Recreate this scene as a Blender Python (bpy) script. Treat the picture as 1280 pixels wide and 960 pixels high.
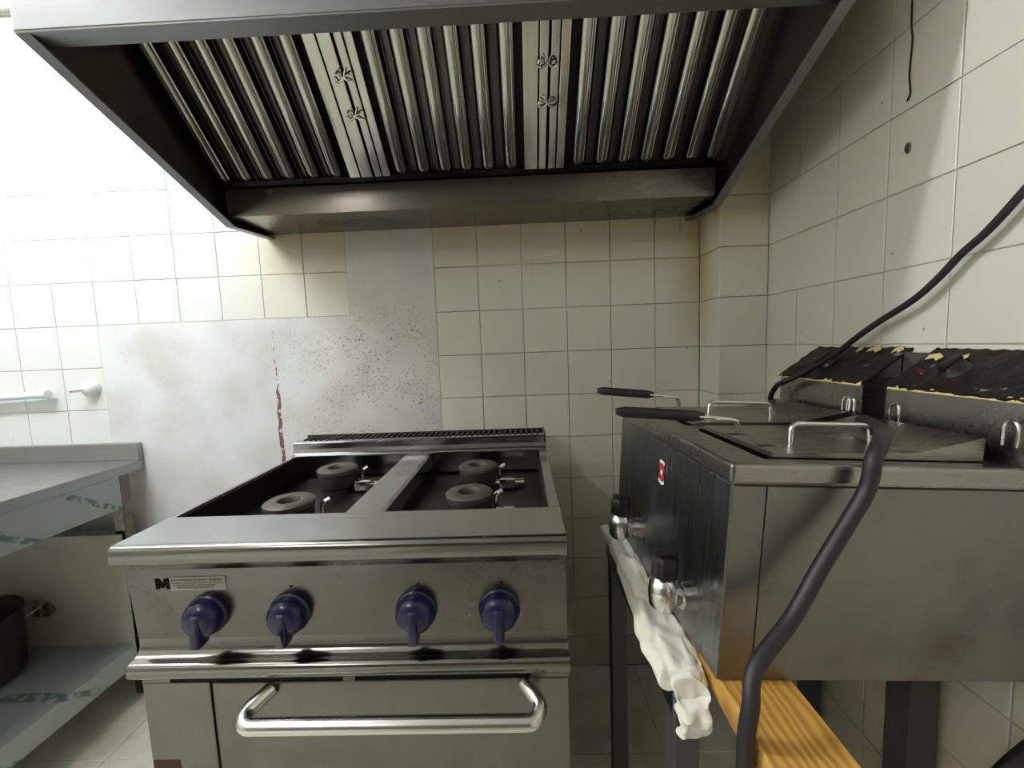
import bpy, bmesh, math, random
from mathutils import Vector, Matrix
random.seed(7)
sc = bpy.context.scene
for o in list(bpy.data.objects): bpy.data.objects.remove(o)
col = sc.collection

# ---------------------------------------------------------------- camera
cam = bpy.data.cameras.new('camera'); cam_o = bpy.data.objects.new('camera', cam); col.objects.link(cam_o)
cam.sensor_width = 36; cam.lens = 516.43/1280*36; cam.clip_start = .02
cam_o.matrix_world = Matrix(((0.99908326, 0.03495862, 0.02470895, -0.611854),
                             (0.02133132, 0.09389321, -0.99535373, -1.437362),
                             (-0.03711619, 0.99496832, 0.09306142, 1.193964), (0, 0, 0, 1)))
sc.camera = cam_o
# ---------------------------------------------------------------- world, exposure, lights
w = bpy.data.worlds.new('world'); sc.world = w; w.use_nodes = True
w.node_tree.nodes['Background'].inputs[0].default_value = (.9, .95, 1, 1)
w.node_tree.nodes['Background'].inputs[1].default_value = .15
vs = sc.view_settings
vs.view_transform = 'Standard'; vs.look = 'None'; vs.gamma = 1; vs.use_curve_mapping = False; vs.exposure = -0.12
# a lamp with four globes left of the hood and a tube lamp further back (emissive meshes, built below)
LAMP1 = (-2.2, -.81, 2.36); LAMP2 = (-2.1, -2.54, 2.38); LAMP1_EMIT = 560; LAMP2_EMIT = 150


# ---------------------------------------------------------------- materials
def nodes(name):
    m = bpy.data.materials.new(name); m.use_nodes = True
    nt = m.node_tree; return m, nt, nt.nodes['Principled BSDF']
def N(nt, t, **kw):
    n = nt.nodes.new(t)
    for k, v in kw.items():
        if k in n.inputs: n.inputs[k].default_value = v
        else: setattr(n, k, v)
    return n
def mathn(nt, op, a, b=None, clamp=False):
    n = nt.nodes.new('ShaderNodeMath'); n.operation = op; n.use_clamp = clamp
    for i, x in enumerate((a, b)):
        if x is None: continue
        if isinstance(x, (int, float)): n.inputs[i].default_value = x
        else: nt.links.new(x, n.inputs[i])
    return n.outputs[0]
def ramp(nt, x, a, b):      # smooth 0..1 between a and b
    n = nt.nodes.new('ShaderNodeMapRange'); n.interpolation_type = 'SMOOTHSTEP'
    nt.links.new(x, n.inputs[0]); n.inputs[1].default_value = a; n.inputs[2].default_value = b
    return n.outputs[0]
def mixc(nt, fac, a, b):
    n = nt.nodes.new('ShaderNodeMix'); n.data_type = 'RGBA'
    for s, x in ((n.inputs[0], fac), (n.inputs[6], a), (n.inputs[7], b)):
        if isinstance(x, (int, float)): s.default_value = x
        elif isinstance(x, tuple): s.default_value = (*x, 1)
        else: nt.links.new(x, s)
    return n.outputs[2]
def noise(nt, vec, scale, detail=3, stretch=None, rough=.5):
    if stretch:
        mp = N(nt, 'ShaderNodeMapping'); mp.inputs['Scale'].default_value = stretch; nt.links.new(vec, mp.inputs[0]); vec = mp.outputs[0]
    n = N(nt, 'ShaderNodeTexNoise', Scale=scale, Detail=detail, Roughness=rough); nt.links.new(vec, n.inputs[0]); return n.outputs[0]
def wpos(nt):
    g = nt.nodes.new('ShaderNodeNewGeometry'); s = nt.nodes.new('ShaderNodeSeparateXYZ'); nt.links.new(g.outputs['Position'], s.inputs[0])
    return g.outputs['Position'], s.outputs[0], s.outputs[1], s.outputs[2]
def opos(nt):
    g = nt.nodes.new('ShaderNodeTexCoord'); return g.outputs['Object']
def bump(nt, b, h, strength, dist=.002):
    n = N(nt, 'ShaderNodeBump', Strength=strength, Distance=dist); nt.links.new(h, n.inputs['Height']); nt.links.new(n.outputs[0], b.inputs['Normal'])

def plain(name, c, rough=.5, metal=0, spec=.5, coat=0):
    m, nt, b = nodes(name); b.inputs['Base Color'].default_value = (*c, 1); b.inputs['Roughness'].default_value = rough
    b.inputs['Metallic'].default_value = metal; b.inputs['Specular IOR Level'].default_value = spec; b.inputs['Coat Weight'].default_value = coat
    return m
def steel(name, c, rough, stretch=(1, 1, 1), grime=.35, grimec=(.20, .17, .13), gscale=6, brush=.15, metal=1.0, gst=None):
    m, nt, b = nodes(name); p = opos(nt)
    fine = noise(nt, p, 130, 2, stretch)
    blot = ramp(nt, noise(nt, p, gscale, 5, gst, .65), .48, .78)
    base = mixc(nt, mathn(nt, 'MULTIPLY', blot, grime), c, grimec)
    base = mixc(nt, mathn(nt, 'MULTIPLY', fine, .2), base, tuple(x*.75 for x in c))
    nt.links.new(base, b.inputs['Base Color']); b.inputs['Metallic'].default_value = metal
    r = mathn(nt, 'ADD', mathn(nt, 'MULTIPLY', fine, brush), mathn(nt, 'ADD', mathn(nt, 'MULTIPLY', blot, .2), rough-.07), True)
    nt.links.new(r, b.inputs['Roughness'])
    bump(nt, b, fine, .03, .0005)
    return m
M = {}
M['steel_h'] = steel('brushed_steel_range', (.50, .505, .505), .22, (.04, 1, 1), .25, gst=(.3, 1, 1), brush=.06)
M['steel_panel_shaded'] = steel('range_panel_steel_shaded', (.165, .16, .145), .27, (.04, 1, 1), .45, (.085, .07, .05), 4, brush=.08)  # same range steel, dim front reflections put into a darker base, plus grime
M['steel_lip_shaded'] = steel('range_lip_steel_shaded', (.24, .235, .215), .22, (.04, 1, 1), .35, (.12, .10, .07), 4, brush=.06)  # lip and moulding: range steel again, shading put into the base colour
M['steel_door_shaded'] = steel('oven_door_steel_shaded', (.22, .215, .195), .32, (1, 1, .05), .4, (.13, .115, .085), 4)  # door and body: range steel with its shading in the base, plus grime
M['steel_hood'] = steel('hood_steel', (.235, .24, .243), .40, (.05, 1, 1), .3)
M['steel_hood_in'] = steel('greasy_hood_steel', (.17, .15, .135), .38, (1, .1, 1), .7, (.07, .05, .045))
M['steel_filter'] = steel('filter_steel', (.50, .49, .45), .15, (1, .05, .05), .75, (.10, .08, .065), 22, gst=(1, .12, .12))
M['steel_filter_shaded'] = steel('filter_rear_steel_shaded', (.10, .09, .085), .35, (1, .05, .05), .6, (.03, .024, .022), 22, gst=(1, .12, .12))  # filter steel darkened in colour for the shade between the front baffles
M['filter_shade'] = steel('filter_recess_shade', (.022, .018, .019), .4, (1, 1, 1), .5, (.02, .017, .016))  # near-black colour paints the shade deep in the filter gaps
M['steel_channel'] = steel('channel_steel', (.20, .185, .165), .25, (.04, 1, 1), .4, (.10, .075, .055), 3, gst=(.6, 1, 1), brush=.06)
M['steel_fryer'] = steel('fryer_steel', (.225, .21, .20), .36, (.06, 1, 1), .6, (.11, .085, .075), 5)
M['steel_front'] = steel('fryer_front_steel', (.26, .27, .27), .28, (1, 1, .04), .5, (.10, .10, .10))
M['steel_lid'] = steel('lid_steel', (.32, .305, .29), .28, (.08, 1, 1), .4)
M['steel_bench'] = steel('bench_steel', (.36, .37, .36), .38, (.06, 1, 1), .3)
M['grey_panel'] = steel('dull_grey_sheet', (.42, .42, .37), .6, (1, 1, 1), .5, (.28, .26, .18), 12, metal=0)
M['chrome'] = plain('chrome', (.75, .74, .72), .14, 1)
M['handle'] = steel('handle_steel', (.78, .77, .74), .20, (.05, 1, 1), .1)
M['black_pan'] = plain('black_enamel', (.008, .006, .006), .35)
M['iron'] = steel('cast_iron', (.035, .027, .024), .6, (1, 1, 1), .3, (.03, .02, .015), 30, .1, .3)
M['iron_cap'] = steel('burner_cap', (.105, .09, .078), .5, (1, 1, 1), .5, (.08, .06, .05), 40, .1, .5)
M['blue'] = plain('blue_plastic', (.0055, .005, .045), .25)
M['black'] = plain('black_plastic', (.011, .010, .011), .35)
M['gap'] = plain('dark_gap', (.006, .005, .005), .8)
M['rubber'] = plain('cable_rubber', (.012, .010, .014), .5)
M['white_pl'] = plain('white_plastic', (.82, .83, .84), .3)
M['sticker'] = plain('sticker_film', (.33, .34, .29), .5, .0)
M['ink'] = plain('ink', (.006, .006, .006), .8, 0, .1)
M['ink2'] = plain('faded_ink', (.12, .13, .10), .6)
M['red'] = plain('badge_red', (.55, .02, .03), .35)
M['dark_red'] = plain('dim_red_lens', (.16, .01, .012), .2)
M['white'] = plain('badge_white', (.8, .8, .78), .35)
M['housing'] = plain('lamp_housing', (.85, .85, .83), .4)
M['stand_paint'] = plain('dark_stand_paint', (.055, .055, .055), .5)
M['rust'] = plain('rust_brown', (.07, .035, .025), .85)
M['yellow_film'] = plain('peeling_yellow_film', (.68, .55, .24), .6)
M['stem'] = plain('old_brass', (.23, .19, .14), .4, .8)
def tube_mat(name, c, e):
    m, nt, b = nodes(name); b.inputs['Emission Color'].default_value = (*c, 1); b.inputs['Emission Strength'].default_value = e; return m
M['tube1'] = tube_mat('globe_glow', (.93, .985, 1), LAMP1_EMIT); M['tube2'] = tube_mat('tube_glow', (1, .98, .92), LAMP2_EMIT)

def tile_mat(name, c, tint, side):
    m, nt, b = nodes(name); P, x, y, z = wpos(nt)
    oi = nt.nodes.new('ShaderNodeObjectInfo')
    base = mixc(nt, mathn(nt, 'MULTIPLY', oi.outputs['Random'], .35), c, tuple(k*.9 for k in c))
    if side == 'back': base = mixc(nt, ramp(nt, x, -1.40, -1.70), base, (.73, .75, .735))
    n1 = noise(nt, P, 7, 4); n2 = noise(nt, P, 22, 3, (1, 1, .12))
    # yellowed grease on the wall under and beside the hood
    if side == 'back':
        g = mathn(nt, 'MULTIPLY', ramp(nt, z, 1.34, 1.60), ramp(nt, x, -1.55, -1.40))
        corner = mathn(nt, 'MULTIPLY', mathn(nt, 'MULTIPLY', ramp(nt, x, -.13, -.01), ramp(nt, y, -.13, -.02)), ramp(nt, z, 1.05, 1.5))
        g = mathn(nt, 'MAXIMUM', mathn(nt, 'MULTIPLY', g, .75), corner)
    else:
        g = mathn(nt, 'MULTIPLY', ramp(nt, z, 1.3, 2.0), ramp(nt, y, -.75, -.35)); g = mathn(nt, 'MULTIPLY', g, .65)
        g = mathn(nt, 'MAXIMUM', g, mathn(nt, 'MULTIPLY', ramp(nt, z, .75, .40), .8))  # same tint again, stronger towards the floor
    g = mathn(nt, 'MULTIPLY', g, mathn(nt, 'ADD', mathn(nt, 'MULTIPLY', n1, .9), .35), True)
    base = mixc(nt, g, base, tint)
    if side == 'back':   # browner and darker towards the floor beside the range
        lo = mathn(nt, 'MULTIPLY', mathn(nt, 'MULTIPLY', ramp(nt, z, .85, .45), ramp(nt, x, -.75, -.55)), mathn(nt, 'ADD', mathn(nt, 'MULTIPLY', n1, .6), .4), True)
        base = mixc(nt, lo, base, (.26, .22, .16))
    if side == 'back':   # brown drips running from the hood joint
        d = mathn(nt, 'MULTIPLY', ramp(nt, n2, .64, .74), mathn(nt, 'MULTIPLY', ramp(nt, z, 1.40, 1.60), ramp(nt, x, -1.5, -1.44)))
        base = mixc(nt, mathn(nt, 'MULTIPLY', d, .7), base, (.16, .08, .03))
    v = N(nt, 'ShaderNodeTexVoronoi', Scale=14); nt.links.new(P, v.inputs[0])
    sp = mathn(nt, 'MULTIPLY', ramp(nt, v.outputs['Distance'], .055, .035), ramp(nt, noise(nt, P, 6, 2), .5, .6))
    base = mixc(nt, mathn(nt, 'MULTIPLY', sp, .85), base, (.12, .09, .06))
    nt.links.new(base, b.inputs['Base Color'])
    r = mathn(nt, 'ADD', mathn(nt, 'MULTIPLY', n1, .25), .20); nt.links.new(r, b.inputs['Roughness'])
    bump(nt, b, n1, .05, .004)
    return m
CREAM = (.74, .72, .63)
M['tile'] = tile_mat('cream_tile', CREAM, (.46, .36, .17), 'back')
M['tile_r'] = tile_mat('cream_tile_right', CREAM, (.42, .35, .22), 'right')
m, nt, b = nodes('grout'); P, x, y, z = wpos(nt)
nt.links.new(mixc(nt, mathn(nt, 'MULTIPLY', ramp(nt, x, -1.6, -1.2), ramp(nt, noise(nt, P, 4, 3), .25, .6)), (.84, .84, .82), (.22, .19, .14)), b.inputs['Base Color']); b.inputs['Roughness'].default_value = .9
M['grout'] = m; M['grout_r'] = plain('grout_right', (.64, .61, .52), .9)
def plaster_mat(name, c, dirt):
    m, nt, b = nodes(name); P, x, y, z = wpos(nt)
    n1 = noise(nt, P, 5, 5); n2 = noise(nt, P, 105, 4, None, .7); n3 = noise(nt, P, 9, 3)
    if dirt: c = mixc(nt, ramp(nt, x, -1.5, -1.15), (.72, .74, .755), (.69, .665, .62))
    base = mixc(nt, ramp(nt, n1, .35, .7), c, (.60, .59, .575) if dirt else tuple(k*.86 for k in c))
    if dirt:     # grease spatter and grey flaking around the range
        zone = mathn(nt, 'MULTIPLY', ramp(nt, x, -1.60, -1.08), mathn(nt, 'MULTIPLY', ramp(nt, z, 1.42, 1.22), ramp(nt, x, -.86, -.97)))
        sp = mathn(nt, 'MULTIPLY', ramp(nt, n2, .56, .63), mathn(nt, 'MULTIPLY', zone, ramp(nt, n3, .38, .54)))
        base = mixc(nt, mathn(nt, 'MULTIPLY', sp, .85), base, (.07, .06, .05))
        blot = mathn(nt, 'MULTIPLY', ramp(nt, n3, .45, .75), zone)
        base = mixc(nt, mathn(nt, 'MULTIPLY', blot, .35), base, (.40, .38, .35))
        # rust run
        wob = mathn(nt, 'MULTIPLY', mathn(nt, 'SUBTRACT', noise(nt, P, 16, 4), .5), .028)
        dx = mathn(nt, 'ABSOLUTE', mathn(nt, 'ADD', mathn(nt, 'ADD', x, 1.479), wob))
        wd = mathn(nt, 'ADD', mathn(nt, 'MULTIPLY', ramp(nt, z, 1.09, 1.03), .0055), .0016)
        line = mathn(nt, 'LESS_THAN', dx, wd)
        line = mathn(nt, 'MULTIPLY', line, mathn(nt, 'MULTIPLY', ramp(nt, z, 1.30, 1.22), ramp(nt, mathn(nt, 'ADD', noise(nt, P, 55, 3), mathn(nt, 'MULTIPLY', ramp(nt, z, 1.10, 1.0), .08)), .46, .52)))
        base = mixc(nt, mathn(nt, 'MULTIPLY', line, .92), base, (.12, .032, .012))
        g = mathn(nt, 'MULTIPLY', ramp(nt, z, 1.50, 1.62), .45)
        base = mixc(nt, g, base, (.42, .34, .20))
    nt.links.new(base, b.inputs['Base Color']); b.inputs['Roughness'].default_value = .7
    bump(nt, b, n2, .35, .003)
    return m
M['plaster'] = plaster_mat('white_plaster', (.74, .74, .73), True)
M['paint'] = plaster_mat('wall_paint', (.74, .72, .66), False)
M['paint_far'] = plaster_mat('rear_wall_paint', (.15, .14, .12), False)
M['ceiling'] = plaster_mat('ceiling_paint', (.78, .77, .74), False)
m, nt, b = nodes('floor_tile'); P, x, y, z = wpos(nt)
n1 = noise(nt, P, 9, 4); nt.links.new(mixc(nt, ramp(nt, n1, .3, .8), (.72, .70, .62), (.50, .47, .39)), b.inputs['Base Color']); b.inputs['Roughness'].default_value = .35
M['floor'] = m
m, nt, b = nodes('yellow_pine'); p = opos(nt)
gr = noise(nt, p, 30, 4, (1, .06, 1), .6); kn = noise(nt, p, 7, 2, (1, .5, 1))
wv = N(nt, 'ShaderNodeTexWave', Scale=26, Distortion=9, Detail=3); wv.bands_direction = 'X'
mp = N(nt, 'ShaderNodeMapping'); mp.inputs['Scale'].default_value = (1, .25, 1); nt.links.new(p, mp.inputs[0]); nt.links.new(mp.outputs[0], wv.inputs[0])
c1 = mixc(nt, mathn(nt, 'MULTIPLY', wv.outputs['Fac'], .8), (.74, .43, .10), (.40, .18, .025))
c1 = mixc(nt, ramp(nt, kn, .62, .72), c1, (.28, .12, .03)); c1 = mixc(nt, mathn(nt, 'MULTIPLY', gr, .3), c1, (.35, .18, .05))
nt.links.new(c1, b.inputs['Base Color']); b.inputs['Roughness'].default_value = .42; bump(nt, b, gr, .2)
M['wood'] = m
m, nt, b = nodes('cotton_cloth'); p = opos(nt)
n1 = noise(nt, p, 9, 4); n2 = noise(nt, p, 400, 2)
nt.links.new(mixc(nt, ramp(nt, n1, .4, .8), (.86, .84, .76), (.74, .68, .54)), b.inputs['Base Color']); b.inputs['Roughness'].default_value = .9; bump(nt, b, n2, .15, .001)
M['cloth'] = m
m, nt, b = nodes('burnt_panel'); p = opos(nt)
n1 = noise(nt, p, 14, 5, None, .65); n2 = noise(nt, p, 40, 3)
c1 = mixc(nt, ramp(nt, n1, .55, .75), (.014, .009, .010), (.05, .022, .018)); c1 = mixc(nt, ramp(nt, n2, .66, .72), c1, (.24, .20, .18))
nt.links.new(c1, b.inputs['Base Color']); b.inputs['Roughness'].default_value = .42; b.inputs['Specular IOR Level'].default_value = .25; bump(nt, b, n1, 1, .006)
M['burnt'] = m
m, nt, b = nodes('film_covered_steel'); p = opos(nt)      # protective film with printed diagonal marks
sp_ = nt.nodes.new('ShaderNodeSeparateXYZ'); nt.links.new(p, sp_.inputs[0])
dg = mathn(nt, 'ADD', mathn(nt, 'MULTIPLY', sp_.outputs[1], 1.0), mathn(nt, 'MULTIPLY', sp_.outputs[2], 1.5))
fr = mathn(nt, 'FRACT', mathn(nt, 'MULTIPLY', dg, 4.2)); st = mathn(nt, 'MULTIPLY', ramp(nt, fr, .80, .84), ramp(nt, fr, .98, .94))
st = mathn(nt, 'MULTIPLY', st, ramp(nt, noise(nt, p, 45, 3), .38, .55))
c1 = mixc(nt, mathn(nt, 'MULTIPLY', st, .75), (.36, .40, .39), (.04, .12, .09)); nt.links.new(c1, b.inputs['Base Color'])
b.inputs['Metallic'].default_value = .55; b.inputs['Roughness'].default_value = .42
M['film'] = m

# ---------------------------------------------------------------- mesh helpers
def link(o, parent=None):
    col.objects.link(o)
    if parent: o.parent = parent
    return o
def mk(name, bm, mat, parent=None, smooth=False):
    me = bpy.data.meshes.new(name); bmesh.ops.recalc_face_normals(bm, faces=bm.faces); bm.to_mesh(me); bm.free()
    me.materials.append(M[mat] if isinstance(mat, str) else mat)
    if smooth:
        for p in me.polygons: p.use_smooth = True
        me.set_sharp_from_angle(angle=math.radians(40))
    return link(bpy.data.objects.new(name, me), parent)
def tag(o, label, cat=None, group=None, kind=None):
    if label: o['label'] = label
    if cat: o['category'] = cat
    if group: o['group'] = group
    if kind: o['kind'] = kind
    return o
def empty(name, loc, label, cat, group=None):
    o = bpy.data.objects.new(name, None); o.location = loc; o.empty_display_size = .05; link(o); return tag(o, label, cat, group)
def box(bm, x0, x1, y0, y1, z0, z1, bev=0, seg=2):
    r = bmesh.ops.create_cube(bm, size=1); vs_ = r['verts']
    for v in vs_: v.co = Vector(((x0+x1)/2+v.co.x*(x1-x0), (y0+y1)/2+v.co.y*(y1-y0), (z0+z1)/2+v.co.z*(z1-z0)))
    if bev:
        es = {e for v in vs_ for e in v.link_edges}
        bmesh.ops.bevel(bm, geom=list(es), offset=bev, segments=seg, affect='EDGES', profile=.5)
    return bm
def B(*a, **k): return box(bmesh.new(), *a, **k)
def prism(bm, pts, axis, a, b):
    """polygon pts extruded along axis from a to b. axis x: pts (y,z); y: pts (x,z); z: pts (x,y)"""
    def P(p, t): return {'x': (t, p[0], p[1]), 'y': (p[0], t, p[1]), 'z': (p[0], p[1], t)}[axis]
    va = [bm.verts.new(P(p, a)) for p in pts]; vb = [bm.verts.new(P(p, b)) for p in pts]
    n = len(pts); bm.faces.new(va); bm.faces.new(vb[::-1])
    for i in range(n): bm.faces.new((va[i], va[(i+1) % n], vb[(i+1) % n], vb[i]))
    return bm
def smoothpath(pts, k=6):
    P = [Vector(p) for p in pts]; out = []
    for i in range(len(P)-1):
        p0 = P[max(i-1, 0)]; p1 = P[i]; p2 = P[i+1]; p3 = P[min(i+2, len(P)-1)]
        for j in range(k):
            t = j/k; out.append(.5*((2*p1)+(p2-p0)*t+(2*p0-5*p1+4*p2-p3)*t*t+(3*p1-p0-3*p2+p3)*t**3))
    out.append(P[-1]); return out
def fillet(pts, r, k=5):
    P = [Vector(p) for p in pts]; out = [P[0]]
    for i in range(1, len(P)-1):
        a = (P[i-1]-P[i]); b_ = (P[i+1]-P[i]); rr = min(r, a.length*.49, b_.length*.49)
        s = P[i]+a.normalized()*rr; e = P[i]+b_.normalized()*rr
        for j in range(k+1):
            t = j/k; out.append((1-t)**2*s+2*t*(1-t)*P[i]+t*t*e)
    out.append(P[-1]); return out
def tube(bm, path, r, n=10, caps=True):
    P = [Vector(p) for p in path]; rings = []; up = None
    rad = r if callable(r) else (lambda t: r)
    for i, p in enumerate(P):
        d = (P[min(i+1, len(P)-1)]-P[max(i-1, 0)]).normalized()
        if up is None: up = d.orthogonal().normalized()
        up = (up-d*up.dot(d)).normalized(); s = d.cross(up); rr = rad(i/(len(P)-1))
        rings.append([bm.verts.new(p+(up*math.cos(2*math.pi*j/n)+s*math.sin(2*math.pi*j/n))*rr) for j in range(n)])
    for a, b_ in zip(rings, rings[1:]):
        for j in range(n): bm.faces.new((a[j], a[(j+1) % n], b_[(j+1) % n], b_[j]))
    if caps: bm.faces.new(rings[0][::-1]); bm.faces.new(rings[-1])
    return bm
def lathe(bm, prof, mtx=Matrix(), n=28):
    rings = []
    for r, h in prof:
        if r < 1e-6: rings.append([bm.verts.new(mtx @ Vector((0, 0, h)))])
        else: rings.append([bm.verts.new(mtx @ Vector((r*math.cos(2*math.pi*j/n), r*math.sin(2*math.pi*j/n), h))) for j in range(n)])
    for a, b_ in zip(rings, rings[1:]):
        for j in range(n):
            k = (j+1) % n
            if len(a) == 1 and len(b_) == 1: continue
            if len(a) == 1: bm.faces.new((a[0], b_[j], b_[k]))
            elif len(b_) == 1: bm.faces.new((a[j], a[k], b_[0]))
            else: bm.faces.new((a[j], a[k], b_[k], b_[j]))
    return bm

# ---------------------------------------------------------------- the room
XR = .148; XL = -3.2; YB = -4.6; ZC = 2.5; CD = .139
def struct(name, bm, mat): return tag(mk(name, bm, mat), None, kind='structure')
floor = struct('floor', B(XL, XR+.2, YB, .1, -.1, -.003), 'grout')
ceil_ = struct('ceiling', B(XL-.1, XR+.2, YB-.1, .1, ZC, ZC+.1), 'ceiling')
wall_back = struct('wall_back', B(XL-.1, XR+.2, .004, .1, -.1, ZC), 'grout')
wall_right = struct('wall_right', B(XR+.004, XR+.1, YB, -CD+.004, -.1, ZC), 'grout_r')
column = struct('wall_column', B(.004, XR+.1, -CD+.004, .004, -.1, ZC), 'grout')
wall_left = struct('wall_left', B(XL-.1, XL, YB, .1, -.1, ZC), 'paint')
wall_front = struct('wall_front', B(XL-.1, XR+.1, YB-.1, YB, -.1, ZC), 'paint_far')
cache = {}
GAP = .0011
def tile(parent, mat, face, a0, a1, z0, z1, at):
    key = (round(a1-a0, 4), round(z1-z0, 4), face, mat)
    if key not in cache:
        w_, h_ = (a1-a0)/2-GAP, (z1-z0)/2-GAP; bm = bmesh.new(); e = .0016
        def P(a, t, z): return {'y': (a, -t, z), 'x': (-t, a, z), 'z': (a, z, t)}[face]
        bk = [bm.verts.new(P(s*w_, -.004, t*h_)) for s, t in ((-1, -1), (1, -1), (1, 1), (-1, 1))]
        md = [bm.verts.new(P(s*w_, -.0009, t*h_)) for s, t in ((-1, -1), (1, -1), (1, 1), (-1, 1))]
        fr_ = [bm.verts.new(P(s*(w_-e), 0, t*(h_-e))) for s, t in ((-1, -1), (1, -1), (1, 1), (-1, 1))]
        for A, C_ in ((bk, md), (md, fr_)):
            for i in range(4): bm.faces.new((A[i], A[(i+1) % 4], C_[(i+1) % 4], C_[i]))
        bm.faces.new(fr_)
        bmesh.ops.recalc_face_normals(bm, faces=bm.faces)
        me = bpy.data.meshes.new('tile'); bm.to_mesh(me); bm.free(); me.materials.append(M[mat]); cache[key] = me
        c = sum((p.normal for p in me.polygons if p.area > .8*w_*h_*4*.5), Vector())
        want = {'y': Vector((0, -1, 0)), 'x': Vector((-1, 0, 0)), 'z': Vector((0, 0, 1))}[face]
        if c.dot(want) < 0: me.flip_normals()
    o = bpy.data.objects.new('tile', cache[key]); link(o, parent)
    ca, cz = (a0+a1)/2, (z0+z1)/2
    j = random.uniform(-.0004, .0004)
    o.location = {'y': (ca, at+j, cz), 'x': (at+j, ca, cz), 'z': (ca, cz, at)}[face]
T = .15; Z0 = 1.467
rows = [0.0]+[Z0+k*T for k in range(-9, 7)]
for i in range(-18, 0):
    for z0, z1 in zip(rows, rows[1:]):
        x0 = i*T
        if -8 <= i <= -7 and .8 < z0+.01: 
            if z0 < 1.6: continue
        if -14 <= i <= -9 and .4 < z0 < 1.3: continue
        if i >= -9 and z0 > 1.7: continue
        tile(wall_back, 'tile', 'y', x0, x0+T, z0, z1, 0)
for z0, z1 in zip(rows, rows[1:]):
    tile(column, 'tile', 'x', -CD, -.001, z0, z1, 0)
    tile(column, 'tile', 'y', .0, XR-.001, z0, z1, -CD)
    for k in range(9): tile(wall_right, 'tile_r', 'x', -CD-.128-(k+1)*.136+.136-.003, -CD-.128-k*.136+.136-.003, z0, z1, XR)
for i in range(9):
    for k in range(5): tile(floor, 'floor', 'z', -2.9+i*.333, -2.9+(i+1)*.333, -.333*(k+1), -.333*k-.001, 0)
# repaired patches without tiles: rough white plaster
def patch(x0, x1, z0, z1):
    bm = bmesh.new(); nx, nz = 30, 30; g = []
    for a in range(nx+1):
        rowv = []
        for c in range(nz+1):
            x = x0+(x1-x0)*a/nx; z = z0+(z1-z0)*c/nz
            rowv.append(bm.verts.new((x, -.0006-.0016*random.random()*(0 < a < nx and 0 < c < nz), z)))
        g.append(rowv)
    for a in range(nx):
        for c in range(nz): bm.faces.new((g[a][c], g[a+1][c], g[a+1][c+1], g[a][c+1]))
    r = bmesh.ops.extrude_face_region(bm, geom=bm.faces[:])
    for v in r['geom']:
        if isinstance(v, bmesh.types.BMVert): v.co.y = .004
    o = mk('plaster_patch', bm, 'plaster', wall_back, True); return o
patch(-1.2, -.9, rows[5], 1.617); patch(-2.1, -1.2, rows[3], 1.317)
# brown plug in the right wall and the dark cord hanging above it
bm = bmesh.new(); lathe(bm, [(0, .003), (.006, .0025), (.0075, 0)], Matrix.Translation((XR, -.585, 1.544)) @ Matrix.Rotation(-math.pi/2, 4, 'Y') @ Matrix.Diagonal((1.5, .9, 1, 1)), 12)
mk('wall_plug', bm, 'stem', wall_right, True)
bm = tube(bmesh.new(), smoothpath([(XR-.003, -.578, 2.499), (XR-.003, -.582, 2.1), (XR-.003, -.5815, 1.80), (XR-.003, -.586, 1.74), (XR-.003, -.583, 1.68), (XR-.003, -.587, 1.645), (XR-.003, -.581, 1.632)]), .0016, 6)
tag(mk('hanging_cord', bm, 'black'), 'thin dark cord hanging down the tiled right wall', 'cord')

# ---------------------------------------------------------------- ceiling lamps
t = empty('ceiling_lamp', LAMP1, 'ceiling lamp with four bright globes left of the hood', 'lamp'); h = ZC-LAMP1[2]
mk('base_bar', B(-.40, .40, -.025, .025, h-.035, h-.001, bev=.004), 'housing', t)
for gx in (-.33, -.11, .11, .33):
    mk('globe', lathe(bmesh.new(), [(.031*math.sin(math.pi*k/12), -.031*math.cos(math.pi*k/12)) for k in range(13)], Matrix.Translation((gx, 0, 0)), 18), 'tube1', t, True)
    mk('holder', lathe(bmesh.new(), [(0, .030), (.014, .030), (.02, .06), (.02, h-.034), (0, h-.034)], Matrix.Translation((gx, 0, 0)), 16), 'housing', t, True)
t = empty('ceiling_lamp', LAMP2, 'tube lamp under the ceiling behind the viewer', 'lamp'); h = ZC-LAMP2[2]
mk('housing', B(-.03, .03, -.62, .62, .035, .075, bev=.006), 'housing', t)
for s in (-1, 1):
    mk('socket', B(-.018, .018, s*.60-.012, s*.60+.012, -.016, .036, bev=.003), 'housing', t)
    mk('hanger', B(-.006, .006, s*.4-.006, s*.4+.006, .075, h-.001), 'housing', t)
mk('tube', tube(bmesh.new(), [(0, -.588, 0), (0, .588, 0)], .013, 12), 'tube2', t, True)

# ---------------------------------------------------------------- range hood
HL, HR = -1.4645, -.0263
hood = empty('range_hood', ((HL+HR)/2, 0, 1.58), 'large stainless steel wall hood above the range', 'range hood')
def hp(name, bm, mat, smooth=False, parent=hood):
    o = mk(name, bm, mat, parent, smooth); o.matrix_parent_inverse = hood.matrix_basis.inverted() if parent is hood else Matrix(); return o
hood_prof = [(-.0, 1.59), (-.20, 1.575), (-.688, 1.765), (-.688, 2.28), (-.0, 2.28)]
for xa, xb in ((HL, HL+.003), (HR-.003, HR)):
    hp('side_panel', prism(bmesh.new(), hood_prof, 'x', xa, xb), 'steel_hood_in')
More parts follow.
